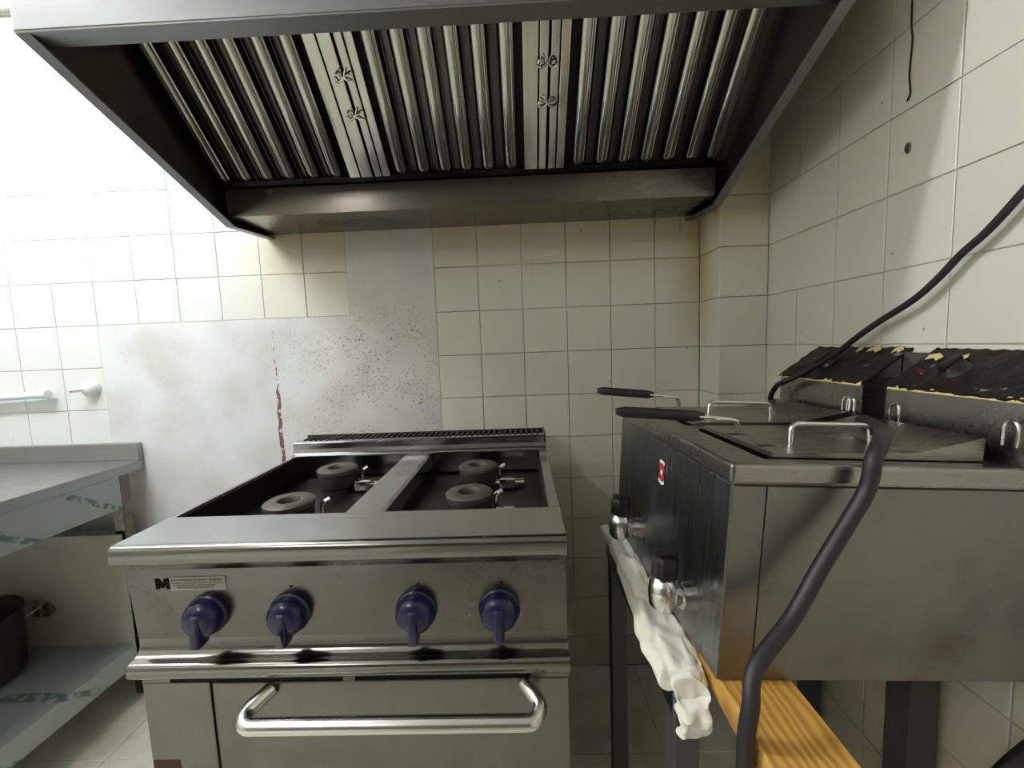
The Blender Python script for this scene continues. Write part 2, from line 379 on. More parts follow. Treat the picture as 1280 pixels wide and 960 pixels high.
# turned-in rims along the slanting lower edges
def rim(xa, xb):
    bm = bmesh.new()
    for (p, q) in ((hood_prof[0], hood_prof[1]), (hood_prof[1], hood_prof[2])):
        d = Vector((q[0]-p[0], q[1]-p[1])); nn = Vector((-d.y, d.x)).normalized()*(-.004)
        if nn.y > 0: nn = -nn
        prism(bm, [p, q, (q[0]+nn.x, q[1]+nn.y), (p[0]+nn.x, p[1]+nn.y)], 'x', xa, xb)
    return bm
hp('side_rim', rim(HL-.001, HL+.024), 'steel_hood'); hp('side_rim', rim(HR-.024, HR+.001), 'steel_hood')
hp('front_panel', B(HL-.001, HR+.001, -.692, -.686, 1.764, 2.28, bev=.0015), 'steel_hood')
hp('front_lip', prism(bmesh.new(), [(-.691, 1.761), (-.648, 1.764), (-.648, 1.785), (-.652, 1.785), (-.652, 1.768), (-.691, 1.765)], 'x', HL, HR), 'steel_hood')
hp('top_panel', B(HL, HR, -.688, -.0, 2.28, 2.284), 'steel_hood')
hp('inner_back_panel', B(HL+.004, HR-.004, -.012, -.001, 1.60, 2.28), 'steel_hood_in')
hp('grease_channel', prism(bmesh.new(), [(-.228, 1.590), (-.012, 1.598), (-.012, 1.640), (-.215, 1.650), (-.222, 1.664), (-.232, 1.664)], 'x', HL+.026, HR-.03), 'steel_channel')
hp('duct', B(-.95, -.55, -.45, -.05, 2.284, ZC), 'steel_hood')
# filters
fd = Vector((0, -.729, .685)); fn = Vector((0, -.685, -.729)); FO = Vector((0, -.238, 1.668))
def filt(xa, xb, ridges, label, smallbars):
    t = empty('grease_filter', ((xa+xb)/2, FO.y, FO.z), label, 'hood filter', 'baffle filters in the hood')
    ox = (xa+xb)/2
    # local: x across, fd along, fn outwards
    def L(x, s, n): return Vector((x-ox, 0, 0))+fd*s+fn*n
    def lbox(name, x0, x1, s0, s1, n0, n1, mat):
        bm = bmesh.new(); box(bm, x0, x1, s0, s1, n0, n1, bev=min(.002, (n1-n0)*.3))
        for v in bm.verts: v.co = L(v.co.x, v.co.y, v.co.z)
        return mk(name, bm, mat, t)
    lbox('recess_shade_plate', xa+.002, xb-.002, 0, .47, -.030, -.024, 'filter_shade')  # dark sheet added for the shade behind the baffles
    lbox('frame_bar', xa+.001, xb-.001, -.004, .012, -.03, -.006, 'filter_shade')
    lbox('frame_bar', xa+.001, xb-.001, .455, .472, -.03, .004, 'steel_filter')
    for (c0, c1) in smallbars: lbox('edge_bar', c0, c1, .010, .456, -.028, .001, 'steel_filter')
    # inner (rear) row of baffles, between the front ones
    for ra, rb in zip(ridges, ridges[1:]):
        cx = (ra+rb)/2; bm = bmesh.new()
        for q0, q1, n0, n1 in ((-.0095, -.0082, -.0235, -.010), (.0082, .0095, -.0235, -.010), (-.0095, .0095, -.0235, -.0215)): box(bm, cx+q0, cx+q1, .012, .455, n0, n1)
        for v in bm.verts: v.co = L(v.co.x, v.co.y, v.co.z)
        mk('rear_baffle', bm, 'steel_filter_shaded', t)
    if 'baf' not in cache:
        bm = bmesh.new(); prof = []
        for j in range(9):
            pass
        prof = [(-.0175, -.012), (-.017, .004), (-.0155, .010), (-.011, .0135), (-.004, .0145), (.003, .0135), (.0055, .011), (.0075, .006), (.0095, .0065), (.0115, .0105), (.0145, .0095), (.0165, .004), (.0172, -.012)]
        rings = []
        for s, k, h in ((.014, .45, .3), (.019, .75, .75), (.028, .95, 1), (.20, 1, 1), (.38, 1, 1), (.456, 1, 1)):
            rings.append([bm.verts.new(Vector((px*k, 0, 0))+fd*s+fn*(pn*h-.008)) for px, pn in prof])
        for A, C_ in zip(rings, rings[1:]):
            for j in range(len(prof)-1): bm.faces.new((A[j], A[j+1], C_[j+1], C_[j]))
        bm.faces.new(rings[0])
        me = mk('baffle', bm, 'steel_filter', None, True); cache['baf'] = me.data; bpy.data.objects.remove(me)
    for r in ridges:
        o = bpy.data.objects.new('baffle', cache['baf']); link(o, t); o.location = (r-ox, 0, 0)
    return t
J1, J2 = -1.003, -.523
filt(-1.438, J1-.001, [-1.420, -1.360, -1.298, -1.236, -1.170, -1.106], 'left baffle filter of the hood, under the dark blank side', [(J1-.068, J1-.038), (J1-.035, J1-.003)])
filt(J1+.001, J2-.001, [-.924, -.861, -.801, -.743, -.683, -.621], 'middle baffle filter of the hood, between the two wired joints', [(J1+.003, J1+.022), (J1+.025, J1+.045), (J2-.062, J2-.026), (J2-.023, J2-.003)])
filt(J2+.001, -.054, [-.438, -.376, -.315, -.255, -.195, -.133, -.077], 'right baffle filter of the hood, nearest the tiled side wall', [(J2+.003, J2+.022), (J2+.025, J2+.046)])
hp('blank_strip', B(-.052, HR-.004, -.235, -.10, 1.655, 1.66), 'steel_hood_in')
bm = bmesh.new(); prism(bm, [tuple((FO+fd*s+fn*n)[1:]) for s, n in ((0, -.02), (.5, -.02), (.5, -.024), (0, -.024))], 'x', -.053, HR-.003)
hp('blank_strip', bm, 'steel_hood_in')
# wire ties on the filter joints
for jx, s, lab in ((J1, .241, 'upper twisted wire tie on the left filter joint'), (J1, .161, 'lower twisted wire tie on the left filter joint'),
                   (J2-.006, .248, 'upper twisted wire tie on the right filter joint'), (J2-.004, .167, 'lower twisted wire tie on the right filter joint')):
    bm = bmesh.new(); c = Vector((jx, FO.y, FO.z))+fd*s+fn*.004
    def W(a, b_, n): return c+Vector((a, 0, 0))+fd*b_+fn*n
    for sgn in (-1, 1):
        pts = [W(0, 0, 0), W(.006*sgn, .006, .006), W(.017*sgn, .010, .008), W(.022*sgn, .001, .006), W(.016*sgn, -.006, .004), W(.005*sgn, -.002, .005), W(0, .004, .004)]
        tube(bm, smoothpath(pts, 5), .0022, 6)
        tube(bm, smoothpath([W(0, 0, .002), W(.004*sgn, .009, .006), W(.009*sgn, .018, .004)], 4), .0017, 6)
    tag(mk('wire_tie', bm, 'chrome', None, True), lab, 'wire tie', 'wire ties on the hood filters')
# pipe running from hood side to the left wall
bm = tube(bmesh.new(), [(HL-.002, -.60, 1.868), (XL+.001, -.60, 1.868)], .0105, 14)
tube(bm, [(HL-.002, -.60, 1.868), (HL-.03, -.60, 1.868)], .016, 14)
tag(mk('metal_pipe', bm, 'handle', None, True), 'thin metal pipe meeting the upper left corner of the hood', 'pipe')

# ---------------------------------------------------------------- gas range
SX0, SX1 = -1.3456, -.5456
rng = empty('gas_range', ((SX0+SX1)/2, -.45, 0), 'stainless four burner gas range with blue knobs and oven', 'stove')
def rp(name, bm, mat, smooth=False, parent=rng):
    o = mk(name, bm, mat, parent, smooth)
    if parent is rng: o.matrix_parent_inverse = Matrix.Translation(-Vector(rng.location))
    return o
rp('body', B(SX0, SX1, -.727, -.10, .14, .79), 'steel_door_shaded')
for lx in (SX0+.05, SX1-.05):
    for ly in (-.68, -.16):
        bm = lathe(bmesh.new(), [(0, 0), (.024, 0), (.024, .02), (.016, .03), (.016, .14), (0, .14)], Matrix.Translation((lx, ly, 0)), 14); rp('leg', bm, 'steel_door_shaded', True)
# rounded front lip, extruded profile (y,z)
rp('front_ledge', B(SX0, SX1, -.751, -.633, .829, .868), 'steel_h')
lip = [(-.7505, .868)]
for a in range(0, 100, 15): lip.append((-.751-.012*math.sin(math.radians(a)), .856+.012*math.cos(math.radians(a))))
lip += [(-.7635, .838), (-.760, .833), (-.7505, .829)]
rp('front_lip', prism(bmesh.new(), lip, 'x', SX0, SX1), 'steel_lip_shaded', True)
rp('top_frame', B(SX0, SX0+.010, -.633, -.137, .80, .868, bev=.0015), 'steel_h')
rp('top_frame', B(SX1-.022, SX1, -.633, -.137, .80, .868, bev=.0015), 'steel_h')
DV0, DV1 = -.986, -.904
rp('divider_strip', prism(bmesh.new(), [(DV0, .862), (DV0+.006, .868), (DV1-.006, .868), (DV1, .862), (DV1, .825), (DV0, .825)], 'y', -.633, -.165), 'steel_h')
rp('drip_pan', B(SX0+.010, SX1-.022, -.633, -.137, .785, .792), 'black_pan')
bm = bmesh.new(); box(bm, SX0+.0101, SX0+.013, -.633, -.137, .79, .862); box(bm, SX1-.025, SX1-.0221, -.633, -.137, .79, .862); box(bm, SX0+.01, SX1-.022, -.140, -.1371, .79, .868); box(bm, SX0+.01, SX1-.022, -.6329, -.629, .79, .862)
rp('pan_wall', bm, 'black_pan')
# rear rail with vent grille
rp('back_rail', prism(bmesh.new(), [(-.185, .868), (-.185, .872), (-.168, .878), (-.165, .890), (-.165, .908), (-.160, .912), (-.137, .912), (-.137, .80), (-.150, .80), (-.150, .868)], 'x', SX0, SX1), 'steel_h')
rp('vent_box', B(SX0+.003, SX1, -.137, -.075, .79, .905), 'gap')
bm = bmesh.new(); k = 44
for i in range(k):
    x = SX0+.02+(SX1-SX0-.03)*i/k; box(bm, x, x+.0085, -.137, -.075, .905, .915)
box(bm, SX0+.003, SX1, -.080, -.074, .79, .917); rp('vent_grille', bm, 'iron'); 
bm = bmesh.new(); box(bm, SX1-.004, SX1+.001, -.165, -.074, .86, .918); rp('rail_end', bm, 'steel_channel')
# burners
for bx, by in ((-1.158, -.275), (-1.155, -.53), (-.746, -.29), (-.744, -.505)):
    t = rp('burner', lathe(bmesh.new(), [(0, .0), (.042, 0), (.042, .010), (.048, .014), (.051, .020), (.052, .050), (.046, .056), (0, .056)], Matrix.Translation((bx, by, .792)), 32), 'iron', True)
    c_ = rp('burner_cap', lathe(bmesh.new(), [(.022, .046), (.022, .056), (.026, .063), (.050, .063), (.055, .059), (.055, .050), (.048, .046), (.022, .046)], Matrix.Translation((bx, by, .798)), 32), 'iron_cap', True, t)
    c_.matrix_parent_inverse = Matrix()
    bm = bmesh.new(); sx = 1
    tube(bm, fillet([(bx+.058, by+.035, .792), (bx+.058, by+.035, .838), (bx+.075, by+.04, .846)], .01), .006, 8)
    box(bm, bx+.062, bx+.105, by-.035, by-.005, .80, .826, bev=.002)
    tube(bm, [(bx+.05, by, .805), (bx+.13, by, .805)], .011, 10)
    p_ = rp('pilot_tube', bm, 'chrome', True, t)
# control panel
rp('control_panel', prism(bmesh.new(), [(-.735, .829), (-.735, .80), (-.726, .657), (-.70, .657), (-.70, .829)], 'x', SX0, SX1), 'steel_panel_shaded')
rp('panel_fillet', prism(bmesh.new(), [(-.7352, .829), (-.7475, .8325), (-.742, .822), (-.736, .812)], 'x', SX0, SX1), 'steel_panel_shaded')
mold = [(-.722, .66)]
for a in range(0, 91, 15): mold.append((-.727-.022*(1-math.cos(math.radians(a))), .657-.016*math.sin(math.radians(a))))
mold += [(-.7545, .6385), (-.7575, .634), (-.7575, .618), (-.754, .6135), (-.70, .6135), (-.70, .66)]
rp('moulding', prism(bmesh.new(), mold, 'x', SX0-.001, SX1+.001), 'steel_lip_shaded', True)
for i, (kx, kz) in enumerate(((-1.204, .7235), (-1.050, .7235), (-.818, .7225), (-.667, .7225))):
    mt = Matrix.Translation((kx, -.730, kz)) @ Matrix.Rotation(math.radians(90), 4, 'X')
    kb = rp('knob', lathe(bmesh.new(), [(.0, 0), (.037, 0), (.0375, .006), (.0345, .009), (.0345, .017), (.0325, .024), (.028, .030), (.020, .034), (0, .0355)], mt, 36), 'blue', True)
    bm = bmesh.new(); box(bm, -.0095, .0095, -.044, .018, .018, .048, bev=.005, seg=3)
    for v in bm.verts:
        if v.co.y < -.02: v.co.z -= (-.02-v.co.y)*.25; v.co.x *= .93
        if v.co.y > 0: v.co.z -= v.co.y*.85
        v.co = mt @ v.co
    g = rp('knob_grip', bm, 'blue', True, kb)
    if i == 1:
        bm = bmesh.new(); box(bm, -.006, .006, -.041, -.014, .0475, .0485)
        for v in bm.verts:
            if v.co.y < -.02: v.co.z -= (-.02-v.co.y)*.25
            v.co = mt @ v.co
        g2 = rp('knob_marker', bm, 'ink2', False, kb)
    bm = lathe(bmesh.new(), [(0, .0012), (.0024, .001), (.0026, 0)], Matrix.Translation((kx+.006, -.7332, kz+.050)) @ Matrix.Rotation(math.radians(90), 4, 'X'), 10); rp('panel_dot', bm, 'ink')
# sticker: M and lines of small print
def pz(z): return -.735+(.80-z)*.063-.0006
st = rp('sticker', prism(bmesh.new(), [(pz(.797), .797), (pz(.797)-.0005, .797), (pz(.770)-.0005, .770), (pz(.770), .770)], 'x', -1.2665, -1.163), 'sticker')
bm = bmesh.new(); mw, mh, mx, mz = .0245, .0205, -1.2935, .774
for poly in ([(0, 0), (0, 1), (.30, 1), (.5, .42), (.70, 1), (1, 1), (1, 0), (.77, 0), (.77, .62), (.58, .10), (.42, .10), (.23, .62), (.23, 0)],):
    va = [bm.verts.new((mx+mw*p[0], pz(mz+mh*p[1])-.0008, mz+mh*p[1])) for p in poly]; f_ = bm.faces.new(va)
bmesh.ops.recalc_face_normals(bm, faces=bm.faces)
r = bmesh.ops.extrude_face_region(bm, geom=bm.faces[:])
for v in r['geom']:
    if isinstance(v, bmesh.types.BMVert): v.co.y += .0009
tag(rp('sticker_letter', bm, 'ink', False, st), 'bold black letter M')
bm = bmesh.new()
for q, (a0, a1, zz, th_) in enumerate(((-1.264, -1.195, .7915, .0035), (-1.193, -1.168, .7915, .005), (-1.264, -1.168, .7855, .0022), (-1.26, -1.18, .781, .0022), (-1.254, -1.185, .7765, .0022))):
    x = a0
    while x < a1:
        ww = random.uniform(.003, .009); box(bm, x, min(x+ww, a1), pz(zz)-.0009, pz(zz)-.0003, zz-th_/2, zz+th_/2); x += ww+.0012
rp('sticker_print', bm, 'ink2', False, st)
# oven: slot, side column, door, handle
bm = bmesh.new(); box(bm, -1.292, -.963, -.7285, -.70, .586, .6135); box(bm, -.941, -.615, -.7285, -.70, .586, .6135); rp('slot', bm, 'gap')
rp('side_column', B(SX0, -1.2175, -.731, -.70, .14, .586, bev=.001), 'steel_door_shaded')
rp('side_column_cap', B(SX0, -1.292, -.731, -.70, .587, .6135), 'steel_door_shaded')
rp('side_filler', B(-.615, SX1, -.732, -.70, .587, .6135), 'steel_door_shaded')
rp('side_column_base', B(SX0+.003, SX0+.055, -.7318, -.70, .33, .428), 'rust')
rp('door_gap', B(-1.2175, -1.211, -.7275, -.70, .14, .586), 'gap')
door = rp('oven_door', B(-1.211, SX1, -.733, -.70, .17, .586, bev=.002), 'steel_door_shaded')
rp('door_hinge', B(-.963, -.941, -.7325, -.70, .585, .6145), 'stem')
hy, hz = -.793, .556
path = fillet([(-1.098, -.732, .574), (-1.124, -.772, .562), (-1.112, hy, hz), (-.61, hy, hz), (-.598, -.772, .566), (-.626, -.732, .577)], .028, 7)
rp('door_handle', tube(bmesh.new(), path, .0138, 18), 'handle', True, door)

# ---------------------------------------------------------------- work bench
bench = empty('work_bench', (-2.5, -.3, 0), 'stainless steel work bench with lower shelf left of the range', 'bench')
def bp(name, bm, mat, smooth=False):
    o = mk(name, bm, mat, bench, smooth); o.matrix_parent_inverse = Matrix.Translation(-Vector(bench.location)); return o
BX = -1.99; BL = -3.19; BF = -.72
bp('top', B(BL, BX, BF, -.002, .800, .836, bev=.003), 'steel_bench')
bp('splashback', B(BL, BX, -.022, -.002, .836, .897, bev=.002), 'steel_bench')
bp('skirt', B(BX-.012, BX-.006, BF+.03, -.095, .690, .800), 'film')
bp('front_skirt', B(BL, BX-.006, BF+.03, BF+.036, .690, .800), 'film')
bp('lower_shelf', B(BL, BX, BF+.03, -.115, .135, .206, bev=.003), 'film')
bp('back_panel', B(BL, BX-.01, -.113, -.106, .14, .60), 'grey_panel')
for lx in (BX-.03, BL+.05):
    for ly in (-.075, BF+.06): bp('leg', B(lx-.016, lx+.022, ly-.019, ly+.019, 0, .80, bev=.003), 'steel_channel')
# dark pot on the shelf
pot = empty('cooking_pot', (-2.385, -.30, .207), 'dark round cooking pot standing on the lower shelf', 'pot')
mk('pot_body', lathe(bmesh.new(), [(0, 0), (.140, 0), (.15, .008), (.155, .19), (.160, .196), (.160, .204), (.152, .204), (.148, .19), (.143, .012), (0, .010)], Matrix(), 40), M['iron'], pot, True)
bm = tube(bmesh.new(), fillet([(.153, .05, .165), (.195, .045, .178), (.195, -.025, .178), (.153, -.03, .165)], .015), .0045, 8)
bm.transform(Matrix.Rotation(math.radians(62), 4, 'Z') @ Matrix.Diagonal((1, 1, .92, 1)))
mk('pot_handle', bm, 'chrome', pot, True)
bm = bmesh.new(); lathe(bm, [(0, 0), (.024, .0), (.022, .012), (.010, .016), (.010, .03), (0, .03)], Matrix.Translation((-2.285, -.1131, .340)) @ Matrix.Rotation(math.radians(90), 4, 'X'), 14)
box(bm, -2.30, -2.275, -.150, -.138, .333, .372, bev=.003)
tag(mk('wall_valve', bm, 'stem', None, True), 'small brown valve on the panel behind the cooking pot', 'valve')
# white pipe and white round fitting on the wall
bm = tube(bmesh.new(), [(XL+.001, -.028, 1.045), (-2.283, -.028, 1.084)], .0125, 14); tube(bm, [(-2.33, -.028, 1.082), (-2.28, -.028, 1.084)], .0145, 14)
box(bm, -2.318, -2.306, -.028, -.0005, 1.078, 1.088)
tag(mk('white_pipe', bm, 'white_pl', None, True), 'horizontal white plastic pipe on the wall above the bench', 'pipe')
fit = empty('wall_fitting', (-2.148, -.0005, 1.098), 'round white plastic fitting on the wall above the bench', 'wall fitting')
mk('cover', lathe(bmesh.new(), [(0, .030), (.012, .029), (.024, .021), (.031, .009), (.033, .0)], Matrix.Rotation(math.radians(90), 4, 'X'), 28), 'white_pl', fit, True)
mk('pipe_stub', tube(bmesh.new(), [(-.004, -.024, -.004), (-.030, -.05, -.006)], .0065, 10), 'chrome', fit, True)

# ---------------------------------------------------------------- fryer stand, plank, cloth
stand = empty('fryer_stand', (-.13, -.65, 0), 'dark metal stand carrying the fryer', 'stand')
def sp(name, bm, mat, smooth=False):
    o = mk(name, bm, mat, stand, smooth); o.matrix_parent_inverse = Matrix.Translation(-Vector(stand.location)); return o
SLX, SRX, SN, SFa = -.408, .130, -.875, -.40
sp('front_rail', B(SLX, SLX+.045, SN, SFa, .640, .680, bev=.002), 'steel_front')
sp('rear_rail', B(SRX-.04, SRX, -.727, SFa, .645, .680, bev=.002), 'steel_front')
sp('side_rail', B(SLX+.045, SRX-.04, -.72, -.69, .650, .680, bev=.002), 'steel_front'); sp('side_rail', B(SLX+.045, SRX-.04, SFa-.035, SFa, .650, .680, bev=.002), 'steel_front')
for lx, ly, hw in ((SLX+.022, SN+.022, .019), (SLX+.022, SFa-.022, .019), (SRX-.028, -.70, .026), (SRX-.022, SFa-.022, .019)): sp('leg', B(lx-hw, lx+hw, ly-hw, ly+hw, 0, .6405, bev=.002), 'stand_paint')
bm = B(-.352, -.250, -1.16, -.385, .6805, .7195, bev=.003)
for v in bm.verts:
    if v.co.z > .70: v.co.z += .0012-(v.co.x+.352)*.062
pl = mk('wooden_plank', bm, 'wood'); tag(pl, 'yellow pine plank sticking out from under the fryer', 'plank')
# folded cloth lying along the front rail, end hanging down
from mathutils import noise as mn
def spine(pts, t):
    k = t*(len(pts)-1); i = min(int(k), len(pts)-2); f = k-i
    return [a+(b_-a)*f for a, b_ in zip(pts[i], pts[i+1])]
def sock(pts, nr, n, amp, freq, flat=.6, seed=0.):
    """closed crumpled sleeve: pts rows are (x, y, z, half width, half height, droop direction 0 along y .. 1 down)"""
    bm = bmesh.new(); rings = []
    for i in range(nr):
        cx_, cy_, cz_, hw, hh, dr = spine(pts, i/(nr-1)); ring = []
        for j in range(n):
            a = 2*math.pi*j/n; ca, sa = math.cos(a), math.sin(a)
            u_ = hw*math.copysign(abs(ca)**flat, ca); v_ = hh*math.copysign(abs(sa)**.75, sa)
            p = Vector((cx_+u_, cy_+v_*dr, cz_+v_*(1-dr)))
            d = mn.noise(Vector((p.x*freq*1.6+seed, p.y*freq*.55, p.z*freq)))*amp+mn.noise(Vector((p.x*freq*4, p.y*freq*2+seed, p.z*freq*4)))*amp*.4
            if v_ < 0 and dr < .5: d *= .15
            p += Vector((ca*.5, sa*dr, sa*(1-dr))).normalized()*d
            ring.append(bm.verts.new(p))
        rings.append(ring)
    for A, C_ in zip(rings, rings[1:]):
        for j in range(n): bm.faces.new((A[j], A[(j+1) % n], C_[(j+1) % n], C_[j]))
    bm.faces.new(rings[0][::-1]); bm.faces.new(rings[-1]); return bm
towel = empty('folded_cloth', (-.38, -.64, .681), 'cream cotton cloth folded along the front rail of the stand', 'cloth')
def tp(name, bm):
    o = mk(name, bm, 'cloth', towel, True); o.matrix_parent_inverse = Matrix.Translation(-Vector(towel.location))
    s_ = o.modifiers.new('subsurf', 'SUBSURF'); s_.levels = 1; s_.render_levels = 1; return o
tp('cloth_fold', sock([(-.377, -.392, .701, .020, .012, 0), (-.385, -.402, .703, .036, .020, 0), (-.381, -.43, .702, .036, .020, 0), (-.382, -.48, .700, .031, .018, 0), (-.385, -.55, .700, .031, .018, 0), (-.388, -.63, .700, .033, .018, 0), (-.390, -.71, .701, .0345, .019, 0), (-.391, -.79, .702, .036, .020, 0), (-.392, -.845, .702, .037, .020, 0), (-.392, -.872, .7005, .037, .018, 0), (-.392, -.880, .698, .034, .010, .1)], 70, 44, .017, 30))
tp('cloth_end', sock([(-.389, -.862, .700, .022, .013, 0), (-.389, -.888, .699, .024, .015, .2), (-.390, -.900, .690, .025, .015, .7), (-.391, -.903, .676, .022, .015, 1), (-.391, -.902, .660, .020, .014, 1), (-.391, -.900, .645, .018, .012, 1), (-.391, -.898, .636, .011, .006, 1)], 30, 30, .011, 46, .8, 3.1))

# ---------------------------------------------------------------- fryer (tilted back a little, standing on plank)
FRM = Matrix.Translation((-.3579, -.9, .7221)) @ Matrix.Rotation(math.radians(2.5), 4, 'Z') @ Matrix.Rotation(.065, 4, 'Y')
def ft(name, label, cat, group=None):
    o = bpy.data.objects.new(name, None); o.empty_display_size = .05; link(o); o.matrix_world = FRM; return tag(o, label, cat, group)
fry = ft('deep_fryer', 'double tank stainless steel deep fryer with burnt control heads', 'fryer')
def fp(name, bm, mat, smooth=False, parent=fry): return mk(name, bm, mat, parent, smooth)
FL, FX, FH = .50, .455, .308
fp('body', B(.004, FX, .003, FL, 0, .279), 'steel_fryer')
fp('front_panel', B(0, .005, .0, FL, 0, .279, bev=.0015), 'steel_front')
fp('side_panel', B(.049, FX, -.0005, .004, .001, .2765, bev=.0008), 'steel_fryer')
fp('side_panel', B(.002, .0475, -.0005, .004, .001, .2765, bev=.0008), 'steel_fryer')
fp('side_gap', B(.0, FX, .001, .004, .2765, .2795), 'rust')
# rim: tray-like top with two openings
bm = bmesh.new(); RZ0 = .2795
box(bm, -.004, .06, -.006, FL+.004, RZ0, FH, bev=.005); box(bm, .375, FX, -.006, FL+.004, RZ0, FH, bev=.005)
box(bm, .05, .385, -.006, .028, RZ0, FH, bev=.005); box(bm, .05, .385, .235, .262, RZ0, FH, bev=.004); box(bm, .05, .385, FL-.026, FL+.004, RZ0, FH, bev=.005)
fp('rim', bm, 'steel_lid')
for y0, y1 in ((.028, .235), (.262, FL-.026)): fp('tank_floor', B(.06, .375, y0, y1, .279, .284), 'black_pan')
# control heads with slanted burnt tops
for y0, y1 in ((.002, .212), (.262, .50)):
    h = fp('control_head', prism(bmesh.new(), [(.400, .309), (.398, .398), (.487, .467), (.489, .309)], 'y', y0, y1), 'steel_lid')
    d = Vector((.089, 0, .069)); u = d.normalized(); nrm = Vector((-u.z, 0, u.x))
    bm = bmesh.new(); nx, ny = 10, 22; g = []
    for a in range(nx+1):
        rw = []
        for c in range(ny+1):
            jit = random.uniform(-.003, .003) if a in (0, nx) else 0
            p = Vector((.398, 0, .398))+u*((d.length+.006)*a/nx-.003+jit)+nrm*(.003+.0025*random.random()); p.y = y0-.002+(y1-y0+.004)*c/ny+(random.uniform(-.0015, .0015))
            rw.append(bm.verts.new(p))
        g.append(rw)
    for a in range(nx):
        for c in range(ny): bm.faces.new((g[a][c], g[a+1][c], g[a+1][c+1], g[a][c+1]))
    r = bmesh.ops.extrude_face_region(bm, geom=bm.faces[:])
    for v in r['geom']:
        if isinstance(v, bmesh.types.BMVert): v.co -= nrm*.004
    fp('burnt_facing', bm, 'burnt', True, h)
    # curled yellow edge of the facing
    bm = bmesh.new(); c = y0+.001; prev = None
    while c < y1:
        hh = random.choice((.0012, .002, .003, .004, .008)); x_, z_ = .3945, .3945
        cur = [bm.verts.new((x_, c, z_)), bm.verts.new((x_+hh*.25, c, z_+hh)), bm.verts.new((x_-.0013+hh*.25, c, z_+hh)), bm.verts.new((x_-.0013, c, z_))]
        if prev:
            for i in range(4): bm.faces.new((prev[i], prev[(i+1) % 4], cur[(i+1) % 4], cur[i]))
        else: bm.faces.new(cur)
        prev = cur; c += random.uniform(.003, .010)
    bm.faces.new(prev[::-1]); fp('peeling_edge', bm, 'yellow_film', False, h)
    for q0, q1 in (((.267, .287), (.315, .345), (.36, .372)) if y0 > .2 else ((.178, .205), (.14, .15))):
        A_ = Vector((.398, 0, .398))+u*(d.length*(.93 if y0 > .2 else .75))+nrm*.0075; bm = bmesh.new()
        pts = [A_+u*a_+Vector((0, b_, 0)) for a_, b_ in ((0, q0), (-.012, q0+.004), (-.004, (q0+q1)/2), (-.010, q1-.003), (.004, q1), (.010, (q0+q1)/2))]
        va = [bm.verts.new(p_) for p_ in pts]; vb = [bm.verts.new(p_-nrm*.001) for p_ in pts]
        bm.faces.new(va); bm.faces.new(vb[::-1])
        for i in range(6): bm.faces.new((va[i], va[(i+1) % 6], vb[(i+1) % 6], vb[i]))
        fp('film_chip', bm, 'yellow_film', False, h)
    cy_ = (y0+y1)/2
    mt = Matrix.Translation(Vector((.44, cy_+.03, .431))+nrm*.004) @ Matrix(((u.x, 0, nrm.x, 0), (0, 1, 0, 0), (u.z, 0, nrm.z, 0), (0, 0, 0, 1)))
    bm = lathe(bmesh.new(), [(0, .014), (.016, .013), (.019, .004), (.022, 0)], mt, 20)
    b2 = bmesh.new(); box(b2, -.020, .020, -.004, .004, .010, .019, bev=.002)
    me_ = bpy.data.meshes.new('t'); 
    for v in b2.verts: v.co = mt @ v.co
    b2.to_mesh(me_); b2.free(); bm.from_mesh(me_); bpy.data.meshes.remove(me_)
    fp('control_dial', bm, 'black', True, h)
    mt2 = Matrix.Translation(Vector((.43, y1-.032, .4235))+nrm*.004) @ Matrix(((u.x, 0, nrm.x, 0), (0, 1, 0, 0), (u.z, 0, nrm.z, 0), (0, 0, 0, 1)))
    fp('indicator_light', lathe(bmesh.new(), [(0, .005), (.004, .004), (.0055, 0)], mt2, 14), 'dark_red', True, h)
    # wire hook loops on the head face
    for yy in (y0+.012, y1-.215 if y1 > .4 else y1-.03):
        pts = [(.388, yy-.008, .335), (.388, yy-.008, .362), (.388, yy, .370), (.388, yy+.008, .362), (.388, yy+.008, .335)]
        fp('wire_loop', tube(bmesh.new(), smoothpath(pts, 5), .0022, 8), 'chrome', True, h)
fp('back_strip', B(.470, .489, .213, .261, .309, .462, bev=.002), 'steel_fryer')
# badge on the front panel
bd = fp('badge', lathe(bmesh.new(), [(0, .0016), (.024, .0016), (.025, 0)], Matrix.Translation((0, .228, .224)) @ Matrix.Rotation(-math.pi/2, 4, 'Y'), 30), 'black', False)
def disc(cy_, cz_, ry, rz, th0=0, th1=360, inner=0, off=.0020):
    bm = bmesh.new(); n = 20; va = []
    A = [math.radians(th0+(th1-th0)*i/n) for i in range(n+1)]
    o_ = [bm.verts.new((-off, cy_+ry*math.cos(a), cz_+rz*math.sin(a))) for a in A]; i_ = [bm.verts.new((-off, cy_+ry*inner*math.cos(a), cz_+rz*inner*math.sin(a))) for a in A]
    for k_ in range(n): bm.faces.new((o_[k_], o_[k_+1], i_[k_+1], i_[k_]))
    return bm
fp('badge_ring', disc(.228, .224, .015, .015, 20, 160, .38), 'red', False, bd); fp('badge_ring', disc(.228, .224, .015, .015, 200, 340, .38), 'red', False, bd)
fp('badge_center', disc(.228, .224, .0055, .0055, 0, 360, .05, .0021), 'white', False, bd)
fp('badge_swoosh', disc(.228, .224, .0235, .0235, 60, 125, .72), 'white', False, bd); fp('badge_swoosh', disc(.228, .224, .0235, .0235, 230, 310, .72), 'white', False, bd)
